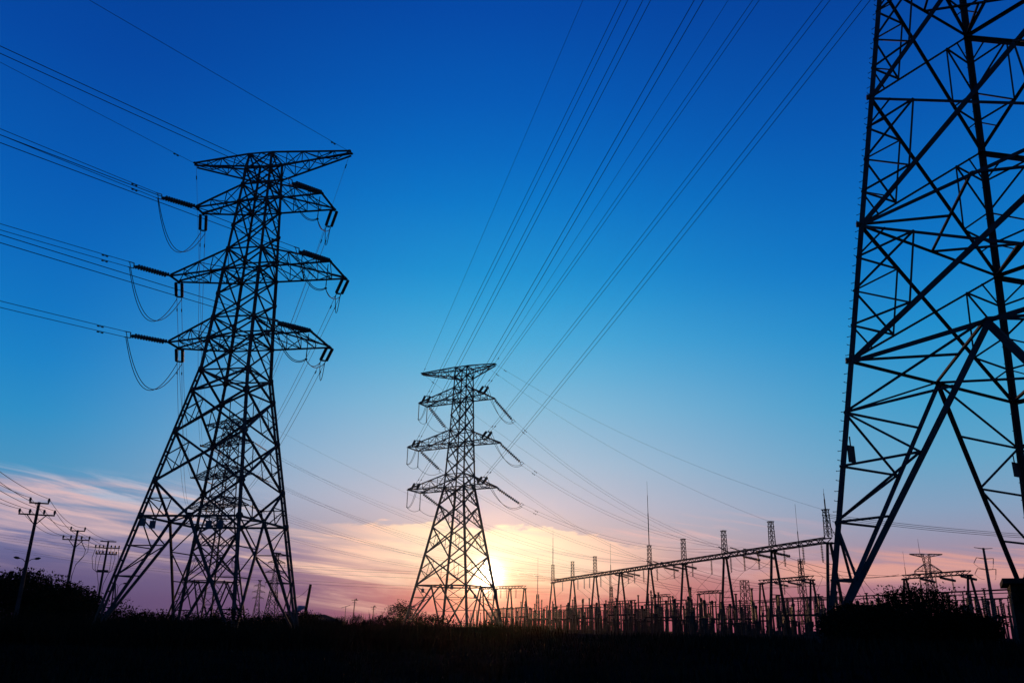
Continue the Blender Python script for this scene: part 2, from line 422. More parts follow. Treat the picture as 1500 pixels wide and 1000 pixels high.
def strain(root, tip, target, length, sep=.42, n=12, stack=False, r=.18, droop=0.0):
    """a twin tension string from the arm tip (local) toward a world point; returns the two wire ends (world)"""
    p = V(tip); q = tolocal(root, target); d = (q - p).normalized(); d = (d + V((0, 0, -droop))).normalized()
    a = d.cross(V((0, 0, 1))).normalized(); up_ = a.cross(d)
    b = MB(); h = .30
    b.bar(p, p + d * h, .07); p1 = p + d * h; p2 = p + d * (length - .45); e = p + d * length
    b.bar(p1 - a * (sep / 2 + .05), p1 + a * (sep / 2 + .05), .10, .04); b.bar(p2 - a * (sep / 2 + .05), p2 + a * (sep / 2 + .05), .10, .04)
    for k in (-1, 1): b.lathe(p1 + a * (k * sep / 2), p2 + a * (k * sep / 2), rib(n, .045, r), 8)
    ax = up_ if stack else a
    w = .25 if stack else .22
    b.bar(p2, p2 + d * .2, .09); b.bar(p2 + d * .2 - ax * w, p2 + d * .2 + ax * w, .07)
    ends = []
    for k in (-1, 1):
        b.bar(p2 + d * .2 + ax * (k * w), e + d * .35 + ax * (k * w), .065); ends.append(toworld(root, e + d * .2 + ax * (k * w)))
    b.build('insulator_string', M_GLASS, root)
    return ends
def hang(root, p, length, sep=0, n=14, r=.13, m=None):
    b = MB(); p = V(p)
    if sep: b.bar(p - V((sep / 2, 0, .25)), p + V((sep / 2, 0, -.25)), .07)
    b.bar(p, p - V((0, 0, .25)), .06)
    for k in ((-1, 1) if sep else (0,)):
        o = V((k * sep / 2, 0, 0)); b.lathe(p - V((0, 0, .25)) + o, p - V((0, 0, length)) + o, rib(n, .04, r), 8)
    b.plate(p - V((0, 0, length + .05)), .12, (0, 0, 1), .05)
    b.build('insulator_string', m or M_GLASS, root)
    return toworld(root, p - V((0, 0, length + .1)))
def jumper(root, pts_list, r=.034):
    b = MB()
    for A, B, sag in pts_list: b.tube(sagline(tolocal(root, A), tolocal(root, B), sag, 16), r, 5)
    b.build('jumper_cable', M_WIRE, root)
def bundle(label, ends, targets, sag, r=.022, group=None, n=40, dampers=True, name='overhead_line'):
    b = MB()
    lines = [sagline(p, q, sag, n) for p, q in zip(ends, targets)]
    for ln in lines: b.tube(ln, r, 5)
    if dampers:
        for ln in lines:
            for dist in (2.4,):
                d = (ln[1] - ln[0]).normalized(); c = ln[0] + d * dist - V((0, 0, .10))
                b.bar(c - d * .28, c - d * .1, .10); b.bar(c + d * .1, c + d * .28, .10); b.bar(c - d * .2, c + d * .2, .03); b.bar(c, c + V((0, 0, .1)), .03)
    o = b.build(name, M_WIRE); tag(o, label, 'power line', group)
    return o
def pairto(p, d, w=.22, stack=False):
    d = V(d); a = d.cross(V((0, 0, 1))).normalized(); ax = V((0, 0, 1)) if stack else a
    return [V(p) - ax * w, V(p) + ax * w]

# ---- left pylon (near, big)
profL = [(0, 5.86), (9.47, 4.33), (22.47, 2.24), (27.52, 1.98), (32.38, 1.78), (45.0, 1.17)]
S_L = dict(prof=profL, bend=22.47, low=[22.47, 20.5, 16.7, 12.4, 9.47], lastV=True, double=True,
           body=[22.47, 25.56, 27.52, 29.9, 32.38, 34.5, 37.0, 39.62, 41.53, 43.3, 45.0], bhor=[22.47, 25.56, 27.52, 32.38, 34.5, 39.62, 41.53, 43.3],
           dia=[9.47, 22.47, 25.56, 32.38, 39.62, 45.0], leg=.38, diag=.165, red=.075, arm=.135, kn=4,
           arms=[(43.2, 45.0, -7.49, -.36, .16, 8.84, -.28, .22, 'g'), (39.62, 41.53, -6.22, -.88, .5, 7.16, -1.78, 1.42), (32.38, 34.5, -7.70, -.9, .58, 8.81, -2.05, 1.85), (25.56, 27.52, -6.56, -1.18, .68, 7.84, -2.44, 1.98)])
PL = pylon('transmission_pylon', 'tall lattice pylon standing in the field at left, with grey boxes on its lower frame', (-24.88, 70.99, 0), math.radians(-10.22), S_L, 'lattice pylons of the line')
# ---- middle pylon in front of the sunset
profM = [(0, 6.0), (7.55, 4.65), (23.6, 1.9), (31.18, 1.58), (45.0, 1.13)]
S_M = dict(prof=profM, bend=23.6, low=[23.6, 20.6, 16.9, 12.5, 7.55], redund=True,
           body=[23.6, 25.8, 28.4, 31.18, 33.53, 36.2, 39.07, 41.2, 43.2, 45.0], bhor=[23.6, 25.8, 31.18, 33.53, 39.07, 41.2, 43.2],
           dia=[7.55, 23.6, 31.18, 39.07, 45.0], leg=.34, diag=.18, red=.08, arm=.165, kn=4,
           arms=[(43.2, 45.0, -8.82, -.4, .1, 6.17, -.2, .3, 'g'), (39.07, 41.2, -8.45, -1.2, 1.6, 5.6, -2.2, 1.4), (31.18, 33.53, -10.3, -1.2, 2.3, 6.8, -2.4, 1.7), (23.6, 25.8, -9.55, -1.5, 2.6, 6.35, -2.7, 1.8)])
PM = pylon('transmission_pylon', 'lattice pylon standing alone in front of the setting sun', (-8.41, 139.57, 0), -.480, S_M, 'lattice pylons of the line')
# ---- pylon behind the left one
profB = [(0, 5.9), (9.4, 4.3), (22.5, 2.2), (32.4, 1.75), (45.0, 1.15)]
S_B = dict(S_M); S_B.update(prof=profB, bend=22.5, low=[22.5, 19.6, 15.6, 9.4], body=S_L['body'][0:1] + S_L['body'][1:], bhor=S_L['bhor'], dia=S_L['dia'], leg=.36, diag=.2,
           arms=[(43.2, 45.0, -8.9, -.4, .1, 7.2, -.2, .3, 'g'), (39.62, 41.53, -8.4, -1.2, 1.6, 6.4, -2.2, 1.4), (32.38, 34.5, -10.2, -1.2, 2.3, 7.6, -2.4, 1.7), (25.56, 27.52, -9.4, -1.5, 2.6, 6.9, -2.7, 1.8)])
S_B['body'] = [22.5] + S_L['body'][1:]
PB = pylon('transmission_pylon', 'lattice pylon seen through the legs of the big left pylon', (-64.0, 184.3, 0), math.radians(-33), S_B, 'lattice pylons of the line')
# ---- right pylon, very near
profR = [(1.3, 7.6), (12.78, 6.14), (19.23, 5.33), (25.9, 4.48), (32.4, 3.65), (38.4, 2.9), (66, 1.3)]
S_R = dict(prof=profR, bend=38.4, low=[38.4, 32.4, 25.9, 19.23, 12.78], fine=True, Lsec=True, bolts=True, hor=[19.23, 32.4],
           body=[38.4, 41, 43.4, 46, 48, 50.4, 53, 56, 58.6, 61, 63.6, 66], bhor=[38.4, 41, 43.4, 48, 50.4, 56, 58.6, 63.6],
           dia=[12.78, 19.23, 32.4, 38.4, 41, 48, 56, 66], leg=.26, diag=.17, red=.075, arm=.17, kn=5, bodyk=.8,
           arms=[(63.6, 66, None, 0, 0, None, 0, 0, 'g')])
S_R['arms'] = [(63.6, 66, -8.6, -.4, .2, 7.5, -.4, .2, 'g'), (56, 58.6, -7.4, -1.2, 1.2, 7.4, -1.2, 1.2), (48, 50.4, -9.2, -1.3, 1.3, 8.5, -1.3, 1.3), (41, 43.4, -9.3, -1.5, 1.5, 8.0, -1.5, 1.5)]
# its arms run at right angles to the fitted face axis
PR = pylon('transmission_pylon', 'nearest pylon, its thick steel legs filling the right edge of the picture', (23.009, 31.349, 0), math.radians(-60.39 + 90), S_R, 'lattice pylons of the line')

# plates and boxes hung on the lower frames
def plates(root, spots, size=(.5, .08, .62)):
    for (x, y, z, rz) in spots:
        b = MB(); b.box((x, y, z), size, rz); b.bar((x, y, z + size[2] / 2), (x, y, z + size[2] / 2 + .25), .05); b.build('sign_plate', M_SIGN, root)
wL = 4.45
plates(PL, [(-3.9, -wL - .05, 8.95, 0), (-3.0, -wL - .05, 8.75, 0), (1.9, -wL - .05, 8.75, 0), (2.9, -wL - .05, 8.75, 0)])
wM = 4.75
plates(PM, [(-3.2, -wM - .05, 6.7, 0), (2.2, -wM - .05, 7.2, 0), (1.0, wM + .05, 6.2, 0)])

for q in ((14.45, 34.05, 8.75), (25.05, 40.05, 9.4)):
    p = tolocal(PR, q); b = MB(); b.box(p, (.42, .05, .72), 0); b.bar((p.x, p.y, p.z + .36), (p.x, p.y, p.z + .75), .04); b.build('sign_plate', M_STEEL, PR)

# ------------------------------------------------------------------ strings, jumpers and lines of the left pylon
DIR_BACK = V((-.515, -.857, 0))
backP = {'a3L': (-40.63, 55.42, 37.7), 'a2L': (-40.64, 58.12, 30.77), 'a1L': (-39.21, 58.19, 24.26), 'a3R': (-33.01, 43.15, 35.8), 'a2R': (-31.34, 42.89, 29.1), 'a1R': (-31.11, 44.72, 23.31)}
strD = {'a3L': (-33.27, 67.66, 38.8), 'a2L': (-34.98, 67.54, 31.8), 'a1L': (-34.0, 66.85, 24.89), 'a3R': (-20.22, 64.43, 38.75), 'a2R': (-18.77, 63.81, 31.74), 'a1R': (-19.72, 63.67, 25.03)}
nice = {'a3': 'upper', 'a2': 'middle', 'a1': 'lower'}
B_near = {}
for k, A in zip(('a3', 'a2', 'a1'), S_B['arms'][1:]):
    B_near[k + 'L'] = (A[2], A[3], A[0]); B_near[k + 'R'] = (A[5], A[6], A[0])
for k, A in zip(('a3', 'a2', 'a1'), S_L['arms'][1:]):
    for sd, u, vn, vf in (('L', A[2], A[3], A[4]), ('R', A[5], A[6], A[7])):
        key = k + sd; side = 'left' if sd == 'L' else 'right'
        e1 = strain(PL, (u, vn, A[0]), strD[key], 4.1, stack=True, r=.19)
        p0 = (e1[0] + e1[1]) / 2; p1 = V(backP[key]); q = p0 + (p1 - p0) * 9.0
        q = V((q.x, q.y, p1.z + (p1.z - p0.z) * 5.0))
        # straight near the pylon, flattening out toward mid span behind the viewer
        tgt = p0 + (p1 - p0) * 5.0
        bundle(f'twin line from the {nice[k]} {side} arm of the left pylon past the left edge', e1, pairto(tgt, DIR_BACK, .25, True), .35, r=.026, group='lines leaving the left pylon')
        tB = toworld(PB, B_near[key])
        aim = tB.lerp(toworld(PL, (u, vf, A[0])), .0)
        e2 = strain(PL, (u, vf, A[0]), (aim.x, aim.y, A[0]), 3.6, droop=.10, sep=.55, r=.16)
        e3 = strain(PB, B_near[key], toworld(PL, (u, vf, A[0])), 3.4, droop=.10)
        bundle(f'twin line from the {nice[k]} {side} arm of the left pylon to the one behind', e2, e3[::-1], 2.6, group='lines between the left pylon and the one behind', r=.022)
        mL = (e1[0] + e1[1]) / 2; mR = (e2[0] + e2[1]) / 2
        if sd == 'L':
            jumper(PL, [(e1[0], e2[0], 3.7), (e1[1], e2[1], 3.8)])
        else:
            hp = hang(PL, (u - .45, vn + .6, A[0]), 2.3, n=4, r=.05, m=M_STEEL)
            jumper(PL, [(e1[0], hp, 1.3), (e1[1], hp + V((0, 0, .1)), 1.4), (hp, e2[0], .5), (hp, e2[1], .6), (e2[0], e2[1], 1.8)])
for nm_, loc_, px1 in (('left', (-7.49, -.1, 45), (-42.27, 55.65, 44.37)), ('right', (8.84, -.05, 45), (-29.86, 46.66, 42.58))):
    p = toworld(PL, loc_); q = p + (V(px1) - p) * 4.0
    bundle(f'thin ground wire from the left pylon top arm, {nm_} tip, past the left edge', [p], [q], .25, r=.018, group='ground wires of the left pylon')
    ib = (-8.9 if nm_ == 'left' else 7.2)
    bundle(f'thin ground wire from the left pylon top arm, {nm_} tip, to the one behind', [p], [toworld(PB, (ib, -.1, 45))], 1.8, r=.014, group='ground wires of the left pylon')

# ------------------------------------------------------------------ lines from the middle pylon to the near right pylon
RV = {'a3L': (50, -9.9), 'a2L': (46, -10.1), 'a1L': (39, -10.2), 'a3R': (54, 3.3), 'a2R': (46, 3.1), 'a1R': (41, 1.7), 'gL': (62, -9.0), 'gR': (62, 5.4)}
def rpt(k):
    z, v = RV[k]; a = math.radians(-60.39); return V((23.009 - math.sin(a) * v, 31.349 + math.cos(a) * v, z))
far_ends = {}
G0, G8 = V((13.2, 244.3, 0)), V((45.45, 117.6, 0)); GD = (G8 - G0).normalized(); GN = V((-GD.y, GD.x, 0))
if GN.x < 0: GN = -GN
def gpt(s, t=0, z=0): return G0 + GD * s + GN * t + V((0, 0, z))
bay_s = {'R': [105, 109.5, 114], 'L': [73.5, 77.5, 81.5]}
for ki, (k, A) in enumerate(zip(('a3', 'a2', 'a1'), S_M['arms'][1:])):
    for sd, u, vn, vf in (('L', A[2], A[3], A[4]), ('R', A[5], A[6], A[7])):
        key = k + sd; side = 'left' if sd == 'L' else 'right'
        tgt = rpt(key)
        uu = u * .86
        e1 = strain(PM, (uu, vn, A[0] + .1), tgt, 3.4, sep=.9, r=.22)
        bundle(f'twin line from the {nice[k]} {side} arm of the sunset pylon to the right pylon', e1, [tgt + V((.26, .08, 0)), tgt - V((.26, .08, 0))], .5, r=.022, group='lines between the sunset pylon and the near right pylon')
        s = bay_s[sd][ki]; g = gpt(s, -.5, 13.6)
        e2 = strain(PM, (u * .97, vf, A[0]), g, 5.2, sep=.5, droop=.42, r=.24, stack=True)
        far_ends[key] = (e2, g, s)
        if sd == 'L':
            h1 = hang(PM, (u, vn, A[0]), 2.9, n=16, r=.11); h2 = hang(PM, (u * .97 + .0, vf - .5, A[0]), 2.9, n=16, r=.11)
            m1 = (e1[0] + e1[1]) / 2; jumper(PM, [(m1, h1, 1.2), (h1, h2, .5), (h2, e2[0], .9), (e1[0], h1, 1.4)])
        else:
            jumper(PM, [(e1[0], e2[0], 2.2), (e1[1], e2[1], 2.3)])
for nm_, key, u in (('left', 'gL', -8.82), ('right', 'gR', 6.17)):
    p = toworld(PM, (u, -.1, 45.0))
    bundle(f'thin ground wire from the sunset pylon top arm, {nm_} tip, to the right pylon', [p], [rpt(key)], .4, r=.018, group='ground wires of the sunset pylon')

# ------------------------------------------------------------------ substation gantries
def gantry(label, loc_s, cols, h, spires, rods, t=0, strings=(), out=(), name='gantry', spread=3.4, depth=1.1, base=None, ang=None):
    """cols: distances s along the main axis; a lattice beam carried by A frames"""
    base = base or gpt(loc_s, t); ang = math.atan2(GD.y, GD.x) if ang is None else ang
    root = thing(name, label, 'gantry', base, ang, 'steel gantries of the switchyard')
    X = lambda s: s - loc_s
    for s in cols:
        b = MB()
        for sg in (-1, 1):
            b.tube([(X(s), sg * spread / 2, 0), (X(s), sg * .25, h - .5)], .26, 8, .2)
        b.bar((X(s), -spread / 4, h * .5), (X(s), spread / 4, h * .5), .12)
        b.box((X(s), 0, h - .45), (.7, 1.2, .25))
        b.build('a_frame_column', M_STEEL2, root)
    b = MB(); x0_, x1_ = X(cols[0]), X(cols[-1]); n = max(4, int(abs(x1_ - x0_) / 1.3))
    hw = depth / 2
    for yy in (-hw, hw): 
        for zz in (h - .32, h + .32): b.bar((x0_, yy, zz), (x1_, yy, zz), .15)
    for k in range(n):
        a, c = x0_ + (x1_ - x0_) * k / n, x0_ + (x1_ - x0_) * (k + 1) / n
        for yy in (-hw, hw):
            lo, hi = (h - .32, h + .32) if k % 2 else (h + .32, h - .32); b.bar((a, yy, lo), (c, yy, hi), .09)
        for zz in (h - .32, h + .32): b.bar((a, -hw if k % 2 else hw, zz), (c, hw if k % 2 else -hw, zz), .06)
    b.build('beam', M_STEEL2, root)
    for s, zt in spires:
        b = MB(); w0, w1 = .75, .55
        for i in range(4):
            sx, sy = SGN[i]; b.bar((X(s) + sx * w0 / 2, sy * w0 / 2, h + .4), (X(s) + sx * w1 / 2, sy * w1 / 2, zt), .09)
        nz = 5
        for k in range(nz):
            z0, z1 = h + .4 + (zt - h - .4) * k / nz, h + .4 + (zt - h - .4) * (k + 1) / nz
            for (i, j) in FACES:
                a, c = SGN[i], SGN[j]; r = w0 / 2
                b.bar((X(s) + a[0] * r, a[1] * r, z0), (X(s) + c[0] * r, c[1] * r, z1), .05)
                b.bar((X(s) + a[0] * r, a[1] * r, z1), (X(s) + c[0] * r, c[1] * r, z1), .05)
        b.box((X(s), 0, zt + .04), (.95, .8, .08)); b.build('lattice_spire', M_STEEL2, root)
    for s, z0, zt in rods:
        b = MB(); b.tube([(X(s), 0, z0), (X(s), 0, z0 + (zt - z0) * .5)], .10, 6); b.tube([(X(s), 0, z0 + (zt - z0) * .5), (X(s), 0, z0 + (zt - z0) * .78)], .06, 6); b.tube([(X(s), 0, z0 + (zt - z0) * .78), (X(s), 0, zt)], .025, 5)
        b.build('lightning_rod', M_STEEL2, root)
    for s in strings:
        p = (X(s), 0, h - .34); e = hang(root, p, 2.5, n=10, r=.20, m=M_PORC)
    for s in out:
        b = MB(); p = V((X(s), hw, h - .36)); q = p + V((.4, 3.4, -.6)); b.bar(p, p + (q - p) * .12, .07)
        b.lathe(p + (q - p) * .12, q, rib(12, .12, .25), 8); b.build('insulator_string', M_PORC, root)
    return root
cols = [0, 17.7, 35.1, 51.9, 68.4, 84.6, 100.6, 115.9, 130.4]
hs = [9, 22, 27, 31, 39, 45, 56.5, 60, 65, 72, 80, 88, 95.5, 102.5, 107, 111.5, 119, 124, 128.6]
GM = gantry('long switchyard gantry running from the near right pylon to the sunset, with tall lattice spires', 0, cols, 14.0,
            [(0, 18.5), (17.7, 18.3), (35.1, 18.4), (68.4, 18.3), (84.6, 18.2), (100.6, 18.2), (115.9, 18.1), (130.4, 18.2)],
            [(0, 18.5, 28.4), (68.4, 18.3, 32.0), (130.4, 18.2, 21.2)], 0, hs, bay_s['R'] + bay_s['L'] + [46, 49.5, 53.5])
# incoming lines
for key, (e2, g, s) in far_ends.items():
    k, sd = key[:2], key[2]; side = 'left' if sd == 'L' else 'right'
    b = MB(); mid = (e2[0] + e2[1]) / 2; d = (mid - g).normalized(); d = (d + V((0, 0, -.05))).normalized()
    gl = tolocal(GM, g); ql = tolocal(GM, g + d * 3.2)
    b.bar(gl, gl + (ql - gl) * .1, .06); b.lathe(gl + (ql - gl) * .1, ql, rib(12, .06, .15), 8); b.build('insulator_string', M_PORC, GM)
    q = g + d * 3.2
    bundle(f'twin line from the {nice[k]} {side} arm of the sunset pylon to the long gantry', e2, pairto(q, d, .22, True), 2.6, r=.016, group='lines between the sunset pylon and the long gantry')
for txt, p, s, sag in (('right tip', toworld(PM, (6.17, 0, 45)), 130.4, 2.2), ('right side', toworld(PM, (4.4, .3, 44.8)), 115.9, 2.2), ('left tip', toworld(PM, (-8.82, 0, 45)), 84.6, 2.4)):
    which = {130.4: 'nearest', 115.9: 'second nearest', 84.6: 'fourth nearest'}[s]
    bundle(f'thin ground wire from the sunset pylon top arm, {txt}, to the {which} spire', [p], [gpt(s, -.3, 18.2)], sag, r=.014, group='ground wires into the switchyard')
# lines from the pylon behind into the far bays
for ki, (k, A) in enumerate(zip(('a3', 'a2', 'a1'), S_B['arms'][1:])):
    for sd, u, vf, ss, tt, zz in (('R', A[5], A[7], 46 + ki * 3.7, -.5, 13.6), ('L', A[2], A[4], 12 + ki * 3.6, -.5, 13.6)):
        side = 'left' if sd == 'L' else 'right'; g = gpt(ss, tt, zz)
        e = strain(PB, (u, vf, A[0]), g, 4.0, sep=.4, droop=.25, stack=True)
        d = ((e[0] + e[1]) / 2 - g).normalized()
        bundle(f'twin line crossing from the {nice[k]} {side} arm of the farther left pylon to the gantry', e, pairto(g, d, .24, True), 3.6, r=.017, group='lines crossing the sunset toward the long gantry', n=48)
for txt, u, s in (('left', -8.9, 17.7), ('right', 7.2, 35.1)):
    bundle(f'thin ground wire crossing from the {txt} tip of the farther left pylon to a spire', [toworld(PB, (u, 0, 45))], [gpt(s, -.3, 18.2)], 3.0, r=.015, group='ground wires crossing the sunset')
# low feeder lines crossing the sky on the left
for k, (z0, y0) in enumerate(((17, 262), (16.2, 258), (15.4, 270), (12.5, 256), (11.8, 262))):
    bundle(f'thin feeder wire crossing the sunset low behind the pylons, number {k + 1} from top', [(-190, 300 + 6 * k, z0 + 13)], [(10 + k, y0, z0)], 3.4, r=.03, group='feeder wires low in the sunset', dampers=False, n=40)

GA = gantry('small gantry beside the legs of the sunset pylon, right under the sun glow', 0, [0, 6.2, 12.4, 18.6], 12.0, [], [], 0, [3, 5, 8.5, 11, 15], [], base=V((-7.3, 251, 0)), ang=-.85)
GB = gantry('low gantry behind the right half of the long gantry, beside the lone tall mast', 65, [65, 84], 12.0, [], [], 28, [69, 74, 79], [69, 74, 79], spread=3.0)
GC = gantry('low gantry far behind the middle of the long gantry', 2.5, [2.5, 16], 12.0, [], [], 44.5, [6, 9, 13], [], spread=3.0)
GE = gantry('low gantry far behind the left half of the long gantry, close to the sunset', -31, [-31, -19], 12.0, [], [], 45, [-28, -24], [], spread=3.0)
GF = gantry('gantry behind the dark bush at right, in front of the far twin armed pylon', 95, [95, 111], 12.0, [], [], 41, [99, 103, 107], [98, 103, 108], spread=4.2)

# lattice masts
def lattice_mast(label, loc, h, w0, w1, rod=0, group=None):
    r = thing('lattice_mast', label, 'mast', loc, .3, group); b = MB(); n = int(h / 1.5)
    pt = lambda i, z: V((SGN[i][0] * (w0 + (w1 - w0) * z / h) / 2, SGN[i][1] * (w0 + (w1 - w0) * z / h) / 2, z))
    for i in range(4): b.bar(pt(i, 0), pt(i, h), .11)
    for k in range(n):
        z0, z1 = h * k / n, h * (k + 1) / n
        for (i, j) in FACES: b.bar(pt(i, z0), pt(j, z1), .06); b.bar(pt(j, z0), pt(i, z1), .06); b.bar(pt(i, z1), pt(j, z1), .06)
    b.build('lattice_shaft', M_STEEL2, r)
    if rod:
        b = MB(); b.tube([(0, 0, h), (0, 0, h + rod * .5)], .09, 6); b.tube([(0, 0, h + rod * .5), (0, 0, h + rod)], .035, 5); b.build('lightning_rod', M_STEEL2, r)
    return r
lattice_mast('tall slim mast with a needle rod, rising behind the near end of the long gantry', (67.35, 193.4, 0), 17.5, 1.6, .7, 12.5)
lattice_mast('short square lattice mast with no rod, seen under the long gantry beam', (51.5, 184, 0), 12.0, 2.0, 1.3)
lattice_mast('slim needle mast left of the long gantry, half lost in the sun glow', (9.5, 262, 0), 11, 1.2, .6, 11)
lattice_mast('slim needle mast between the first spires of the far gantry end', (30, 245, 0), 13, 1.2, .6, 12)
lattice_mast('slim needle mast right of the far twin armed pylon', (118, 250, 0), 16, 1.4, .6, 9)

# ------------------------------------------------------------------ switchyard equipment
def eq_post(kind):
    """one of each kind, built at the origin"""
    if kind == 'post':
        r = thing('post_insulator', 'slim porcelain post insulator on a round concrete column in the switchyard', 'insulator post', group='post insulators of the switchyard')
        b = MB(); b.tube([(0, 0, 0), (0, 0, 3.0)], .17, 8, .14); b.box((0, 0, 3.05), (.5, .5, .1)); b.build('column', M_CONC, r)
        b = MB(); b.lathe((0, 0, 3.1), (0, 0, 5.5), rib(12, .09, .17), 8); b.build('insulator', M_PORC, r)
        b = MB(); b.plate((0, 0, 5.56), .2, (0, 0, 1), .06, 8); b.bar((-.35, 0, 5.72), (.35, 0, 5.72), .07); b.bar((0, 0, 5.6), (0, 0, 5.72), .1); b.build('clamp', M_STEEL2, r)
    elif kind == 'ct':
        r = thing('current_transformer', 'thick headed current transformer on a wide concrete column in the switchyard', 'transformer', group='current transformers of the switchyard')
        b = MB(); b.tube([(0, 0, 0), (0, 0, 2.6)], .24, 8); b.box((0, 0, 2.7), (.6, .6, .2)); b.build('column', M_CONC, r)
        b = MB(); b.box((0, 0, 3.15), (.55, .55, .7)); b.build('tank', M_STEEL2, r)
        b = MB(); b.lathe((0, 0, 3.5), (0, 0, 5.7), rib(12, .16, .25), 8); b.build('insulator', M_PORC, r)
        b = MB(); b.lathe((0, 0, 5.7), (0, 0, 6.3), [(0, .16), (.15, .25), (.85, .25), (1, .14)], 10); b.bar((-.6, 0, 6.0), (.6, 0, 6.0), .07); b.build('head', M_STEEL2, r)
    elif kind == 'switch':
        r = thing('disconnector', 'twin column disconnector with a horizontal switch arm in the switchyard', 'disconnector', group='disconnectors of the switchyard')
        b = MB()
        for x in (-1.1, 1.1): b.tube([(x, 0, 0), (x, 0, 3.0)], .16, 8)
        b.bar((-1.5, 0, 3.1), (1.5, 0, 3.1), .18, .22); b.build('support_frame', M_CONC, r)
        for x in (-1.1, 1.1):
            b = MB(); b.lathe((x, 0, 3.2), (x, 0, 5.3), rib(11, .09, .17), 8); b.build('insulator', M_PORC, r)
        b = MB(); b.bar((-1.3, 0, 5.4), (1.3, 0, 5.4), .08); b.plate((-1.1, 0, 5.35), .16, (0, 0, 1), .06); b.plate((1.1, 0, 5.35), .16, (0, 0, 1), .06); b.bar((0, 0, 5.4), (.1, 0, 5.75), .05); b.build('switch_arm', M_STEEL2, r)
    elif kind == 'breaker':
        r = thing('circuit_breaker', 'tall circuit breaker with a control box at its foot in the switchyard', 'circuit breaker', group='circuit breakers of the switchyard')
        b = MB(); b.bar((-.25, 0, 0), (-.25, 0, 2.4), .14); b.bar((.25, 0, 0), (.25, 0, 2.4), .14); b.box((0, 0, 2.45), (.9, .5, .14)); b.build('support_frame', M_STEEL2, r)
        b = MB(); b.box((0, -.2, 1.3), (.5, .4, 1.0)); b.build('control_box', M_STEEL2, r)
        b = MB(); b.lathe((0, 0, 2.5), (0, 0, 4.5), rib(11, .13, .21), 8); b.build('insulator', M_PORC, r)
        b = MB(); b.lathe((0, 0, 4.62), (0, 0, 6.7), rib(11, .12, .19), 8); b.box((0, 0, 4.56), (.4, .34, .16)); b.build('interrupter', M_PORC, r)
        b = MB(); b.plate((0, 0, 6.78), .24, (0, 0, 1), .08, 8); b.bar((-.5, 0, 6.82), (.5, 0, 6.82), .06); b.build('terminal', M_STEEL2, r)
    return r
GANG = math.atan2(GD.y, GD.x)
ROWS = [('post', -17, -32, 120, 4.6), ('ct', -13, -20, 122, 6.0), ('switch', -9.5, -30, 122, 5.4), ('breaker', -5.5, -10, 126, 5.6), ('ct', 4, -16, 140, 5.2), ('switch', 9, -26, 150, 5.4),
        ('post', 14, -30, 160, 4.0), ('breaker', 19, -20, 160, 6.0), ('ct', 25, -14, 160, 6.6), ('post', 33, 20, 166, 4.8), ('breaker', 42, 40, 166, 7.5), ('switch', 52, 70, 160, 7.0)]
proto = {}
for kind, t, s0, s1, st in ROWS:
    s = s0; i = 0
    while s < s1:
        ss = s + (0.9 if i % 3 == 0 else (-.9 if i % 3 == 2 else 0)) * (st / 6) + rnd.uniform(-.2, .2)
        p = gpt(ss, t + rnd.uniform(-.15, .15)); p.z = 0
        if kind not in proto: proto[kind] = eq_post(kind); o = proto[kind]; o.location = p; o.rotation_euler = (0, 0, GANG)
        else: o = dup(proto[kind], p, GANG)
        o.scale = (1, 1, rnd.choice((.92, 1.0, 1.12, 1.3)) if kind == 'post' else rnd.uniform(.86, 1.2))
        s += st; i += 1
# tube busbars and flexible bus wires
def busbar(label, s0, s1, t, z):
    r = thing('busbar', label, 'busbar', gpt(s0, t), GANG, 'tube busbars of the switchyard'); Ln = s1 - s0
    b = MB(); b.tube([(0, 0, z), (Ln, 0, z)], .07, 6); b.build('tube', M_STEEL2, r)
    k = 0
    while k <= Ln + .1:
        b = MB(); b.bar((k, 0, 0), (k, 0, z - 1.9), .18); b.lathe((k, 0, z - 1.9), (k, 0, z - .08), rib(9, .07, .14), 7); b.build('support', M_PORC, r); k += Ln / max(1, round(Ln / 14))
for n_, (s0, s1, t, z) in enumerate([(-28, 40, -19, 5.8), (42, 112, -13, 6.0), (-20, 70, 14, 7.2), (72, 165, 14, 7.2), (30, 165, 28, 7.6), (60, 170, 37, 8.6), (90, 172, 47, 9.2)]):
    busbar(['low tube busbar running along the outer edge of the yard near the sun', 'low tube busbar in front of the near half of the long gantry', 'raised tube busbar just behind the far half of the long gantry', 'raised tube busbar just behind the near half of the long gantry',
            'tube busbar running through the middle of the yard', 'high tube busbar toward the back of the yard', 'highest tube busbar at the back of the yard behind the right bush'][n_], s0, s1, t, z)
# low portals: steel posts, a cross beam, short insulators and a tube on top
def portal(L, zb, zt, nb):
    r = thing('bus_portal', 'low steel portal carrying a row of short insulators under a tube in the switchyard', 'bus portal', group='bus portals of the switchyard')
    for k in range(nb + 1):
        b = MB(); x = L * k / nb; b.bar((x - .3, 0, 0), (x, 0, zb), .15); b.bar((x + .3, 0, 0), (x, 0, zb), .15); b.build('leg', M_STEEL2, r)
    b = MB(); b.bar((-.4, 0, zb), (L + .4, 0, zb), .24); b.build('beam', M_STEEL2, r)
    n = nb * 3
    for k in range(n + 1): b = MB(); x = L * k / n; b.lathe((x, 0, zb + .1), (x, 0, zt - .05), rib(8, .08, .15), 7); b.build('insulator', M_PORC, r)
    b = MB(); b.tube([(-.6, 0, zt), (L + .6, 0, zt)], .08, 6); b.build('tube', M_STEEL2, r)
    return r
pp = portal(13, 3.5, 5.7, 3); first = True
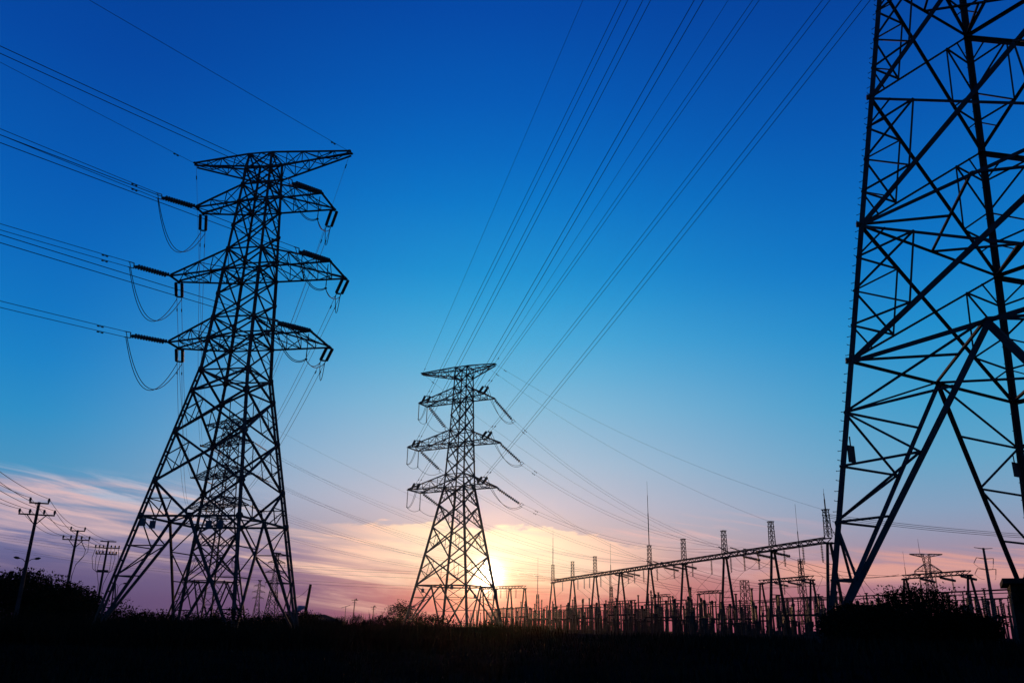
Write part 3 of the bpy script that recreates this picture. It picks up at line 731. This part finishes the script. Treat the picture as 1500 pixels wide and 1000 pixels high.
for s0, t in [(q, -11.5) for q in range(-34, 110, 18)] + [(q, 1.5) for q in range(-28, 120, 20)] + [(q, 29) for q in range(-10, 160, 18)] + [(q, 47) for q in range(40, 170, 17)]:
    p = gpt(s0, t); 
    if first: pp.location = p; pp.rotation_euler = (0, 0, GANG); first = False; o = pp
    else: o = dup(pp, p, GANG)
    o.scale = (1, 1, rnd.choice((.95, 1, 1.15)) * (1.2 if t > 20 else 1))
for i, s in enumerate(bay_s['R'] + bay_s['L'] + [46, 49.5, 53.5]):
    where = (['nearest', 'middle', 'farthest'][2 - i % 3]) + ' phase of the ' + ['near', 'middle', 'far'][i // 3] + ' bay'
    b = MB(); p = gpt(s + .4, 3.4, 12.9)
    q = gpt(s + 2, 30, 11.5) if i < 3 else gpt(s - 12 + 3 * (i % 3), 40, 11.5)
    b.tube(sagline(p, q, 1.6, 20), .03, 5); mid = p.lerp(q, .45); b.tube(sagline(mid - V((0, 0, 1.55)), gpt(s + 2, 11 + (i % 3) * 3, 5.6), .4, 8), .025, 5)
    b.tube(sagline(gpt(s, -3.2, 13.2), p, 1.9, 14), .025, 5)
    tag(b.build('bus_wire', M_WIRE), f'slack bus wire hanging from the long gantry, {where}', 'power line', 'bus wires of the switchyard')
for i, s in enumerate(hs):
    b = MB(); b.tube(sagline(gpt(s, 0, 11.1), gpt(s + rnd.uniform(-1, 1), rnd.choice((-4.5, 5, 6)), 6.6), -.3, 8), .022, 5)
    tag(b.build('drop_wire', M_WIRE), 'thin drop wire hanging from an insulator string of the long gantry', 'power line', 'drop wires of the long gantry')
b = MB(); b.tube(sagline(gpt(129.8, .2, 18.0), gpt(122, 8, 14.2), .3, 14), .05, 5); b.tube(sagline(gpt(122, 8, 14.2), gpt(96, 34, 8), .8, 14), .04, 5)
tag(b.build('guy_cable', M_WIRE), 'thick cable running down from the nearest gantry spire toward the yard', 'cable')
for k in range(3):
    b = MB(); b.tube(sagline(gpt(130.4, .3, 17.6 - k * .25), V((118, 112, 15.9 - .25 * k)), 2.0, 30), .03, 5)
    tag(b.build('overhead_line', M_WIRE), 'thin cable strung between the legs of the near right pylon toward the right edge', 'power line', 'parallel cables passing behind the near right pylon')
# yard wall
b = MB()
for s in range(-30, 124, 6):
    p = gpt(s + 3, -24); b.box((p.x, p.y, .3), (5.9, .24, .6), GANG); q = gpt(s, -24); b.box((q.x, q.y, .37), (.34, .34, .74), GANG)
tag(b.build('boundary_wall', M_WALL), 'low dark boundary wall with short piers in front of the switchyard', 'wall')

# ------------------------------------------------------------------ far pylons
S_S = dict(prof=[(0, 3.2), (16, 1.5), (35, .5)], bend=16, low=[16, 12.5, 8.5, 5], body=[16, 19.5, 22.5, 25, 27.5, 30, 32.5, 35], bhor=[22.5, 27.5, 32.5], dia=[5, 16], leg=.3, diag=.2, red=.13, arm=.22, kn=2, redund=False,
           arms=[(33.8, 35, -1.6, -.2, .2, 1.6, -.2, .2, 'g'), (30, 31.5, -4.4, -.2, .2, 4.4, -.2, .2), (25, 26.6, -5.4, -.2, .2, 5.4, -.2, .2), (20, 21.6, -4.8, -.2, .2, 4.8, -.2, .2)])
PA = pylon('transmission_pylon', 'small far pylon with even arms, the shorter of two between the left pylon legs', (-213.7, 736.5, 0), .5, S_S, 'far pylons on the horizon')
for k, A in enumerate(S_S['arms'][1:]):
    for u in (A[2], A[5]): hang(PA, (u, 0, A[0]), 2.2, n=6, r=.2)
dup(PA, (-118.5, 434.4, 0), .62, 'far pylon with three even arms, the taller of two between the left pylon legs')
S_C = dict(prof=[(0, 4.2), (22, 1.5), (30, 1.0), (38, 1.5)], bend=22, low=[22, 17, 11.5, 6], body=[22, 24.5, 27.2, 30, 32.6, 35.2, 38], bhor=[30, 32.6, 38], dia=[6, 22], leg=.34, diag=.22, red=.14, arm=.24, kn=2, redund=False,
           arms=[(36.6, 38, -7.2, -.3, .3, 7.2, -.3, .3, 'g'), (30, 33.4, -6.0, -.3, .3, 6.0, -.3, .3)])
PC = pylon('transmission_pylon', 'far lattice pylon with a flat wide top arm, standing over the bush at right', (199.5, 399.7, 0), -.15, S_C, 'far pylons on the horizon')
for u in (-6.0, 6.0):
    for dx_ in (-.5, .5):
        b = MB(); b.lathe((u, 0, 30), (u + dx_ * 2, dx_, 27.8), rib(8, .08, .22), 6); b.build('insulator_string', M_GLASS, PC)
b = MB(); b.tube([(-2.6, 0, 38), (-2.7, 0, 45)], .12, 5, .05); b.build('lightning_rod', M_STEEL, PC)

def pole_tower():
    r = thing('pole_tower', 'tubular steel pole tower with three pairs of short arms near the right edge', 'pylon', (150.8, 264.9, 0), .25)
    b = MB(); b.tube([(0, 0, 0), (0, 0, 28)], .75, 10, .33); b.build('shaft', M_STEEL, r)
    for z, hw in ((28, 3.5), (24.9, 3.2), (21.6, 3.5)):
        for sg in (-1, 1):
            b = MB(); b.tube([(0, 0, z - .3), (sg * hw, 0, z)], .17, 6, .09); a = b.build('crossarm', M_STEEL, r)
        if z < 28:
            for sg in (-1, 1):
                b = MB(); b.lathe((sg * hw, 0, z), (sg * (hw + .5), .9, z - 1.7), rib(8, .07, .16), 6); b.build('insulator_string', M_GLASS, r)
                b = MB(); b.tube(sagline((sg * (hw + .5), .9, z - 1.7), (sg * (hw - 1.6), -.5, z - 3.2), .5, 10), .05, 5); b.build('jumper_cable', M_WIRE, r)
pole_tower()

# ------------------------------------------------------------------ roadside utility poles on the left
def hv_pole(label, loc, h, kind, rz, lean=(0, 0)):
    r = thing('utility_pole', label, 'utility pole', loc, rz, 'utility poles at the roadside'); r.rotation_euler = (lean[0], lean[1], rz)
    b = MB(); b.tube([(0, 0, -.3), (0, 0, h)], .20, 10, .13); b.build('pole', M_POLE, r)
    def pin(x, z, p):
        b.lathe((x, 0, z), (x, 0, z + .46), [(0, .05), (.2, .07), (.3, .13), (.5, .09), (.6, .13), (.8, .09), (1, .07)], 8)
    if kind == 'pin':
        for z, hw, xs in ((h - .1, .84, (-.8, .8)), (h - 1.2, 1.55, (-1.5, -.62, .6, 1.5))):
            b = MB(); b.bar((-hw, 0, z), (hw, 0, z), .13, .13); a = b.build('crossarm', M_POLE, r)
            for x in xs: b = MB(); pin(x, z + .05, r); b.build('pin_insulator', M_PORC, a)
        b = MB()
        for sg in (-1, 1): b.bar((sg * .8, 0, h - 1.25), (0, 0, h - 2.2), .08)
        b.build('brace', M_POLE, r)
    else:
        for z, hw, n in ((h - .1, 1.05, 0), (h - 1.0, 1.65, 3), (h - 1.85, 1.4, 3)):
            b = MB(); b.bar((-hw, 0, z), (hw, 0, z), .14, .14); a = b.build('crossarm', M_POLE, r)
            for k in range(-n, n + 1):
                if k: b = MB(); b.lathe((k * hw / (n + .2), 0, z + .05), (k * hw / (n + .2), 0, z + .4), [(0, .06), (.4, .12), (.7, .12), (1, .05)], 6); b.build('pin_insulator', M_PORC, a)
        b = MB()
        for sg in (-1, 1):
            for q in (.5, 1.0, 1.5):
                b.tube([(sg * q, 0, h - 1.1), (sg * (q + .25), 0, h - 2.4), (sg * (q * .6 + .5), 0, h - 3.9), (sg * .75, 0, h - 4.4), (sg * .3, 0, h - 6), (sg * .27, 0, 2)], .035, 5)
        b.box((0, -.15, h - 4.2), (1.4, .2, .35)); b.build('riser_cable', M_WIRE, r)
    return r
UP1 = hv_pole('nearest and tallest of the roadside poles, with pin insulators on two crossarms', (-45.32, 79.85, 0), 12, 'pin', .35)
UP2 = hv_pole('middle roadside pole of the three, pin insulators and a cable run at its side', (-54.54, 105.97, 0), 12, 'pin', .30)
UP3 = hv_pole('third roadside pole with three crossarms and looping riser cables', (-57.21, 120.23, 0), 12, 'riser', .25)
b = MB(); b.tube([(.6, 0, 10.7), (1.3, 0, 9.6), (1.2, 0, 8.8), (.5, 0, 7.8), (.3, 0, 6.5), (.28, 0, 1)], .045, 5); b.tube([(1.5, 0, 10.8), (1.6, 0, 9.4), (1.0, 0, 8.6), (.5, 0, 7.8)], .03, 5); b.build('riser_cable', M_WIRE, UP2)
spots = [(-.8, 12.35), (.8, 12.35), (-1.5, 11.25), (-.62, 11.25), (.6, 11.25), (1.5, 11.25)]
wn = ['top left', 'top right', 'outer left', 'inner left', 'inner right', 'outer right']
for k, (x, z) in enumerate(spots):
    a_ = toworld(UP1, (x, 0, z)); c_p = toworld(UP2, (x, 0, z)); d_ = toworld(UP3, (x * .9, 0, z - .3))
    p_prev = a_ + (a_ - c_p) * 1.7; p_prev.z = z + .3
    b = MB(); b.tube(sagline(p_prev, a_, .9, 20), .022, 5); b.tube(sagline(a_, c_p, .75, 16), .022, 5); b.tube(sagline(c_p, d_, .35, 10), .022, 5)
    tag(b.build('pole_wire', M_WIRE), f'wire along the roadside poles, held by their {wn[k]} insulator', 'power line', 'wires along the roadside poles')

def lamp(label, loc, h=9, rz=0, group='street lamps'):
    r = thing('street_lamp', label, 'street lamp', loc, rz, group)
    b = MB(); b.tube([(0, 0, 0), (0, 0, h - .9)], .11, 8, .07); b.build('pole', M_POLE, r)
    for sg in (-1, 1):
        b = MB(); b.tube([(0, 0, h - 1.1), (sg * .15, 0, h - .45), (sg * .5, 0, h - .08), (sg * .95, 0, h + .05)], .05, 6); a = b.build('arm', M_POLE, r)
        b = MB(); b.lathe((sg * .9, 0, h + .03), (sg * 1.7, 0, h + .16), [(0, .06), (.3, .17), (.7, .17), (1, .04)], 8); b.build('lamp_head', M_STEEL2, a)
    return r
LP = lamp('double armed street lamp rising behind the nearest roadside pole', (-67.6, 119, 0), 9.2, .35)
for i, (x, y, t) in enumerate(((-91, 200, 'far double armed street lamp over the low bushes, closest to the left pylon leg'), (-104, 275, 'small far double armed street lamp under the left pylon frame'), (-124, 148, 'double armed street lamp half hidden by trees beside the second roadside pole'))):
    dup(LP, (x, y, 0), .3, t)

# short poles near the house
def short_pole(label, loc, h, lean, kind=0):
    r = thing('wooden_pole', label, 'utility pole', loc, .2, 'short poles by the house'); r.rotation_euler = (0, lean, .2)
    b = MB(); b.tube([(0, 0, -.2), (0, 0, h)], .24 if kind == 0 else .14, 8, .2 if kind == 0 else .1); b.build('pole', M_BARK, r)
    if kind: 
        b = MB(); b.bar((-.9, 0, h - .3), (.9, 0, h - .3), .12); b.bar((-.6, 0, h - .9), (.6, 0, h - .9), .1); b.box((.35, 0, h - .1), (.3, .2, .5)); b.build('crossarm', M_BARK, r)
short_pole('stout leaning wooden pole beside the house roof', (-30.9, 131.3, 0), 7.1, .09)
short_pole('thin pole with short crossarms in the bushes right of the house', (-40.5, 228, 0), 7.6, .02, 1)
short_pole('smallest thin pole far right of the house toward the round tree', (-40.5, 262, 0), 6.6, 0, 1)
def antenna():
    r = thing('roof_aerial', 'small tee shaped aerial on a mast by the bushes right of the house', 'aerial', (-41.5, 222, 0), .3)
    b = MB(); b.tube([(0, 0, 0), (0, 0, 5.6)], .07, 6); b.build('mast', M_STEEL2, r)
    b = MB(); b.bar((-1.1, 0, 5.2), (1.1, 0, 5.9), .09); b.bar((-1.1, -.3, 5.2), (-1.1, .3, 5.2), .08); b.bar((.9, -.3, 5.85), (.9, .3, 5.85), .08); b.build('boom', M_STEEL2, r)
antenna()
b = MB(); b.tube(sagline(V((-30.4, 131.3, 6.6)), V((-32.3, 128, 4.9)), .5, 12), .03, 5); tag(b.build('drop_wire', M_WIRE), 'slack wire hanging off the stout leaning pole by the house', 'power line')
# house with hip roof and solar water heater
def house():
    r = thing('house', 'low house with a dark hip roof beyond the field', 'house', (-33.2, 150, 0), .1)
    b = MB(); b.box((0, 0, .85), (9.5, 6.5, 1.7)); b.build('wall', M_WALL, r)
    b = MB(); a, c, z0, z1 = 5.5, 3.9, 1.7, 2.9; k = [V((-a, -c, z0)), V((a, -c, z0)), V((a, c, z0)), V((-a, c, z0)), V((-1.6, 0, z1)), V((1.6, 0, z1))]
    b.v = k; b.f = [(0, 1, 5, 4), (1, 2, 5), (2, 3, 4, 5), (3, 0, 4), (3, 2, 1, 0)]; b.build('roof', M_ROOF, r)
    b = MB(); b.box((-1, -3.26, .8), (.95, .06, 1.6)); b.build('door', M_BARK, r)
    b = MB(); b.box((2, -3.26, 1.0), (1.2, .06, .8)); b.build('window', M_PORC, r)
house()
def heater():
    r = thing('solar_water_heater', 'solar water heater with tilted tube panel and round tank by the house roof', 'water heater', (-33.9, 141, .55), -.25); r.scale = (.72, .72, .72)
    b = MB()
    for x in (-.9, .9): b.bar((x, .8, 2.6), (x, .8, 4.5), .06); b.bar((x, -1.0, 2.6), (x, .8, 2.6), .06)
    b.bar((-.9, .6, 0), (-.9, .6, 2.6), .12); b.bar((.9, .6, 0), (.9, .6, 2.6), .12); b.bar((.9, -.9, 0), (.9, -.9, 2.6), .12); b.bar((-.9, -.9, 0), (-.9, -.9, 2.6), .12); b.build('frame', M_STEEL2, r)
    b = MB()
    for k in range(12): x = -1.65 + k * .16; b.tube([(x - 1.3, -.9, 2.75), (x + .75, .5, 4.35)], .06, 6)
    b.build('tube_panel', M_PANEL, r)
    b = MB(); b.lathe((-.9, .8, 4.55), (1.1, .8, 4.55), [(0, .3), (.03, .42), (.97, .42), (1, .3)], 12); b.build('tank', M_TANK, r, True)
heater()
# small hut at the right edge
def hut():
    r = thing('brick_hut', 'small flat roofed hut half hidden by creepers at the right edge', 'hut', (18.3, 27.6, .9), -.5)
    b = MB(); b.box((0, 0, 1.15), (3.4, 3.0, 2.3)); b.build('wall', M_WALL, r)
    b = MB(); b.box((0, 0, 2.38), (3.8, 3.4, .16)); b.build('roof', M_ROOF, r)
    b = MB(); b.box((-.5, -1.53, .9), (.9, .06, 1.8)); b.build('door', M_BARK, r)

# ------------------------------------------------------------------ trees, bushes and grass
def leaf(b, c, s, rg):
    d = V((rg.gauss(0, 1), rg.gauss(0, 1), rg.gauss(0, .8))).normalized(); e = d.orthogonal().normalized()
    f = d.cross(e); k = len(b.v); a = rg.uniform(0, 6.28); e2 = e * math.cos(a) + f * math.sin(a); f2 = d.cross(e2)
    b.v += [c - e2 * s, c + f2 * s * .42, c + e2 * s, c - f2 * s * .42]; b.f.append((k, k + 1, k + 2, k + 3))
def tree(label, loc, h, rx, n=2600, cat='tree', name='tree', seed=1, lsize=.16, trunk=True, low=.25, group=None, clumps=26, ry=None, fill=.33):
    rg = random.Random(seed); r = thing(name, label, cat, loc, rg.uniform(0, 6), group); ry = ry or rx
    b = MB(); tips = []
    zc = h * (low + 1) / 2; hz = h * (1 - low) / 2
    for k in range(clumps):
        th = rg.uniform(0, 2 * PI); u = rg.uniform(-1, 1); rr = rg.uniform(.45, .92) ** .7
        s = math.sqrt(max(0, 1 - u * u)); tips.append(V((math.cos(th) * s * rx * rr, math.sin(th) * s * ry * rr, zc + u * hz * rr)))
    if trunk:
        b.tube([(0, 0, -.2), (rx * .03, 0, h * .2), (-rx * .03, 0, h * .45), (0, 0, h * .75)], h * .028, 7, h * .008)
        for t in tips[:14]:
            z = rg.uniform(.18, .55) * h; b.tube([(0, 0, z), t * .5 + V((0, 0, z * .5 + .2)), t], h * .009, 5, h * .003)
    else:
        for t in tips[:10]: b.tube([(0, 0, -.1), t * .5, t], h * .012, 5, h * .004)
    b.build('trunk' if trunk else 'stem', M_BARK, r)
    b = MB()
    for k in range(n):
        if rg.random() < fill:                                   # inner fill so the crown is not hollow
            th = rg.uniform(0, 2 * PI); u = rg.uniform(-1, 1); rr = .88 * rg.random() ** .4; q = math.sqrt(1 - u * u)
            c = V((math.cos(th) * q * rx * rr, math.sin(th) * q * ry * rr, zc + u * hz * rr))
        else:
            t = tips[k % len(tips)]; g = min(rx, hz) * .26
            cl = lambda v: max(-1.7, min(1.7, v)) * g
            c = t + V((cl(rg.gauss(0, 1)), cl(rg.gauss(0, 1)), cl(rg.gauss(0, 1)) * .75))
        if c.z < h * .04: c.z = rg.uniform(.02, .2) * h
        leaf(b, c, lsize * rg.uniform(.6, 1.5), rg)
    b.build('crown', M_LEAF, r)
    return r
TREES = [
    (-62, 98, 7.0, 6.0, 'large dark tree at the left edge behind the nearest roadside pole'),
    (-53, 92, 6.6, 5.2, 'broad dark tree in the left clump, just right of the nearest roadside pole'),
    (-48.0, 93, 5.2, 4.8, 'rounded tree at the right end of the left clump, below the second roadside pole'),
    (-70, 104, 6.6, 5.0, 'dark tree cut by the left edge of the picture')]
for k, (x, y, h, rx, t) in enumerate(TREES): tree(t, (x, y, 0), h, rx, 11000, seed=20 + k, lsize=.16, group='trees in the left clump', low=.06, fill=.5)
tree('lone round tree with a loose crown left of the sunset pylon', (-20.8, 168, 0), 5.6, 3.2, 4200, seed=31, lsize=.15, low=.06)
tree('low dense bush between the legs of the sunset pylon', (-11.5, 128, 0), 3.2, 3.0, 2600, 'bush', 'bush', 32, .13, False, .02)
BUSH = [(-41.5, 88, 3.7, 4.0, 'leafy bush by the left foot of the big left pylon'), (-37.5, 92, 2.6, 3.0, 'bush right behind the left foot of the big left pylon'), (-35.5, 104, 2.3, 3.4, 'low bush under the frame of the big left pylon, toward its middle'),
        (-31, 108, 2.2, 3.4, 'bush at the centre below the big left pylon'), (-27.3, 110, 3.0, 2.6, 'bush between the two right legs of the big left pylon'), (-25.0, 106, 3.1, 2.6, 'taller bush at the right foot of the big left pylon'),
        (-38, 210, 3.6, 5.5, 'dark bush around the thin pole right of the house'), (-30, 205, 2.8, 5.0, 'low bush between the thin pole and the round tree'),
        (-47, 84, 2.6, 4.0, 'low bush in front of the left tree clump'), (-44, 100, 2.6, 4.0, 'low bush right of the left tree clump, under the third roadside pole')]
for k, (x, y, h, rx, t) in enumerate(BUSH): tree(t, (x, y, 0), h, rx, 2800, 'bush', 'bush', 40 + k, .11, False, .02, 'bushes below the left pylon')
rs = random.Random(99)
for k in range(22):
    y = rs.uniform(62, 116); px = 150 + k * 28 + rs.uniform(-9, 9); x = (px - 750) / 1265 * y
    o = tree('low scrub bush on the dark far edge of the field', (x, y, 0), rs.uniform(1.5, 2.7), rs.uniform(1.6, 3.2), 1300, 'bush', 'bush', 200 + k, .09, False, .02, 'scrub along the far edge of the field', 16)
RB = [(12.9, 31.6, 1.0, 1.75, 1.5, 'dark bush wrapping the near foot of the right pylon'), (14.0, 31.6, 1.0, 1.7, 1.5, 'mid height bush right of the near foot of the right pylon'), (15.5, 32.4, 1.0, 2.5, 1.75, 'tallest dome shaped bush between the legs of the right pylon'),
      (17.1, 32.2, 1.0, 1.55, 1.5, 'low bush sloping down right of the dome shaped bush')]
for k, (x, y, z, h, rx, t) in enumerate(RB): tree(t, (x, y, z), h, rx, 11000, 'bush', 'bush', 60 + k, .055, False, .02, 'bushes at the foot of the right pylon', 34, None, .62)
hut()
for k, (x, y, z, h, rx, t) in enumerate([(16.75, 26.5, 1.0, 2.75, .85, 'creeper covered shrub at the left corner of the hut'), (17.6, 25.2, 1.0, 1.2, 1.3, 'low shrub in front of the hut')]):
    tree(t, (x, y, z), h, rx, 6500, 'bush', 'bush', 70 + k, .045, False, .02, 'shrubs round the hut', 22)

def grass(name, n, xr, yr, h0, h1, w, mt, seed):
    rg = random.Random(seed); b = MB()
    for i in range(n):
        y = yr[0] + (yr[1] - yr[0]) * rg.random() ** 1.3; half = max(6, y * .72); x = rg.uniform(max(xr[0], -half), min(xr[1], half)); z = ground_z(x, y)
        pat = .55 + .45 * math.sin(x * .37 + 2.1 * math.sin(y * .21)) * math.sin(y * .29 + x * .11)
        h = rg.uniform(h0, h1) * (.6 + .5 * pat); a = rg.uniform(0, 6.28); ww = w * rg.uniform(.6, 1.4); lean = V((rg.gauss(0, .22), rg.gauss(0, .22), 1)) * h
        e = V((math.cos(a), math.sin(a), 0)) * ww; k = len(b.v); p = V((x, y, z - .03))
        b.v += [p - e, p + e, p + lean * .6 + e * .7 + V((0, 0, 0)), p + lean]
        b.f.append((k, k + 1, k + 2, k + 3))
    o = b.build(name, mt); tag(o, {'tall_grass': 'tall dark grass and weeds along the far side of the field', 'field_weeds': 'low dark crop and weeds covering the near field'}[name], 'grass', kind='stuff')
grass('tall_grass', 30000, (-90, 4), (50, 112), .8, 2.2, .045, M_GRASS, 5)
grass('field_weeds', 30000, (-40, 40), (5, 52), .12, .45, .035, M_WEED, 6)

# ------------------------------------------------------------------ thin volume added to imitate veiling lens glare near the sun
def glare_haze():
    b = MB(); b.box((0, 275, 45), (1740, 1190, 94))
    me = bpy.data.meshes.new('glare_haze'); me.from_pydata([tuple(v) for v in b.v], [], b.f); me.update()
    m = bpy.data.materials.new('glare_veil'); m.use_nodes = True; nt = m.node_tree; nt.nodes.clear()
    v = nt.nodes.new('ShaderNodeVolumePrincipled'); out = nt.nodes.new('ShaderNodeOutputMaterial'); nt.links.new(v.outputs[0], out.inputs['Volume'])
    v.inputs['Color'].default_value = (.95, .90, .84, 1); v.inputs['Density'].default_value = GLARE_DENSITY; v.inputs['Anisotropy'].default_value = .93
    me.materials.append(m); h = bpy.data.objects.new('glare_haze', me); COL.objects.link(h); tag(h, kind='stuff')
GLARE_DENSITY = .000024
glare_haze()
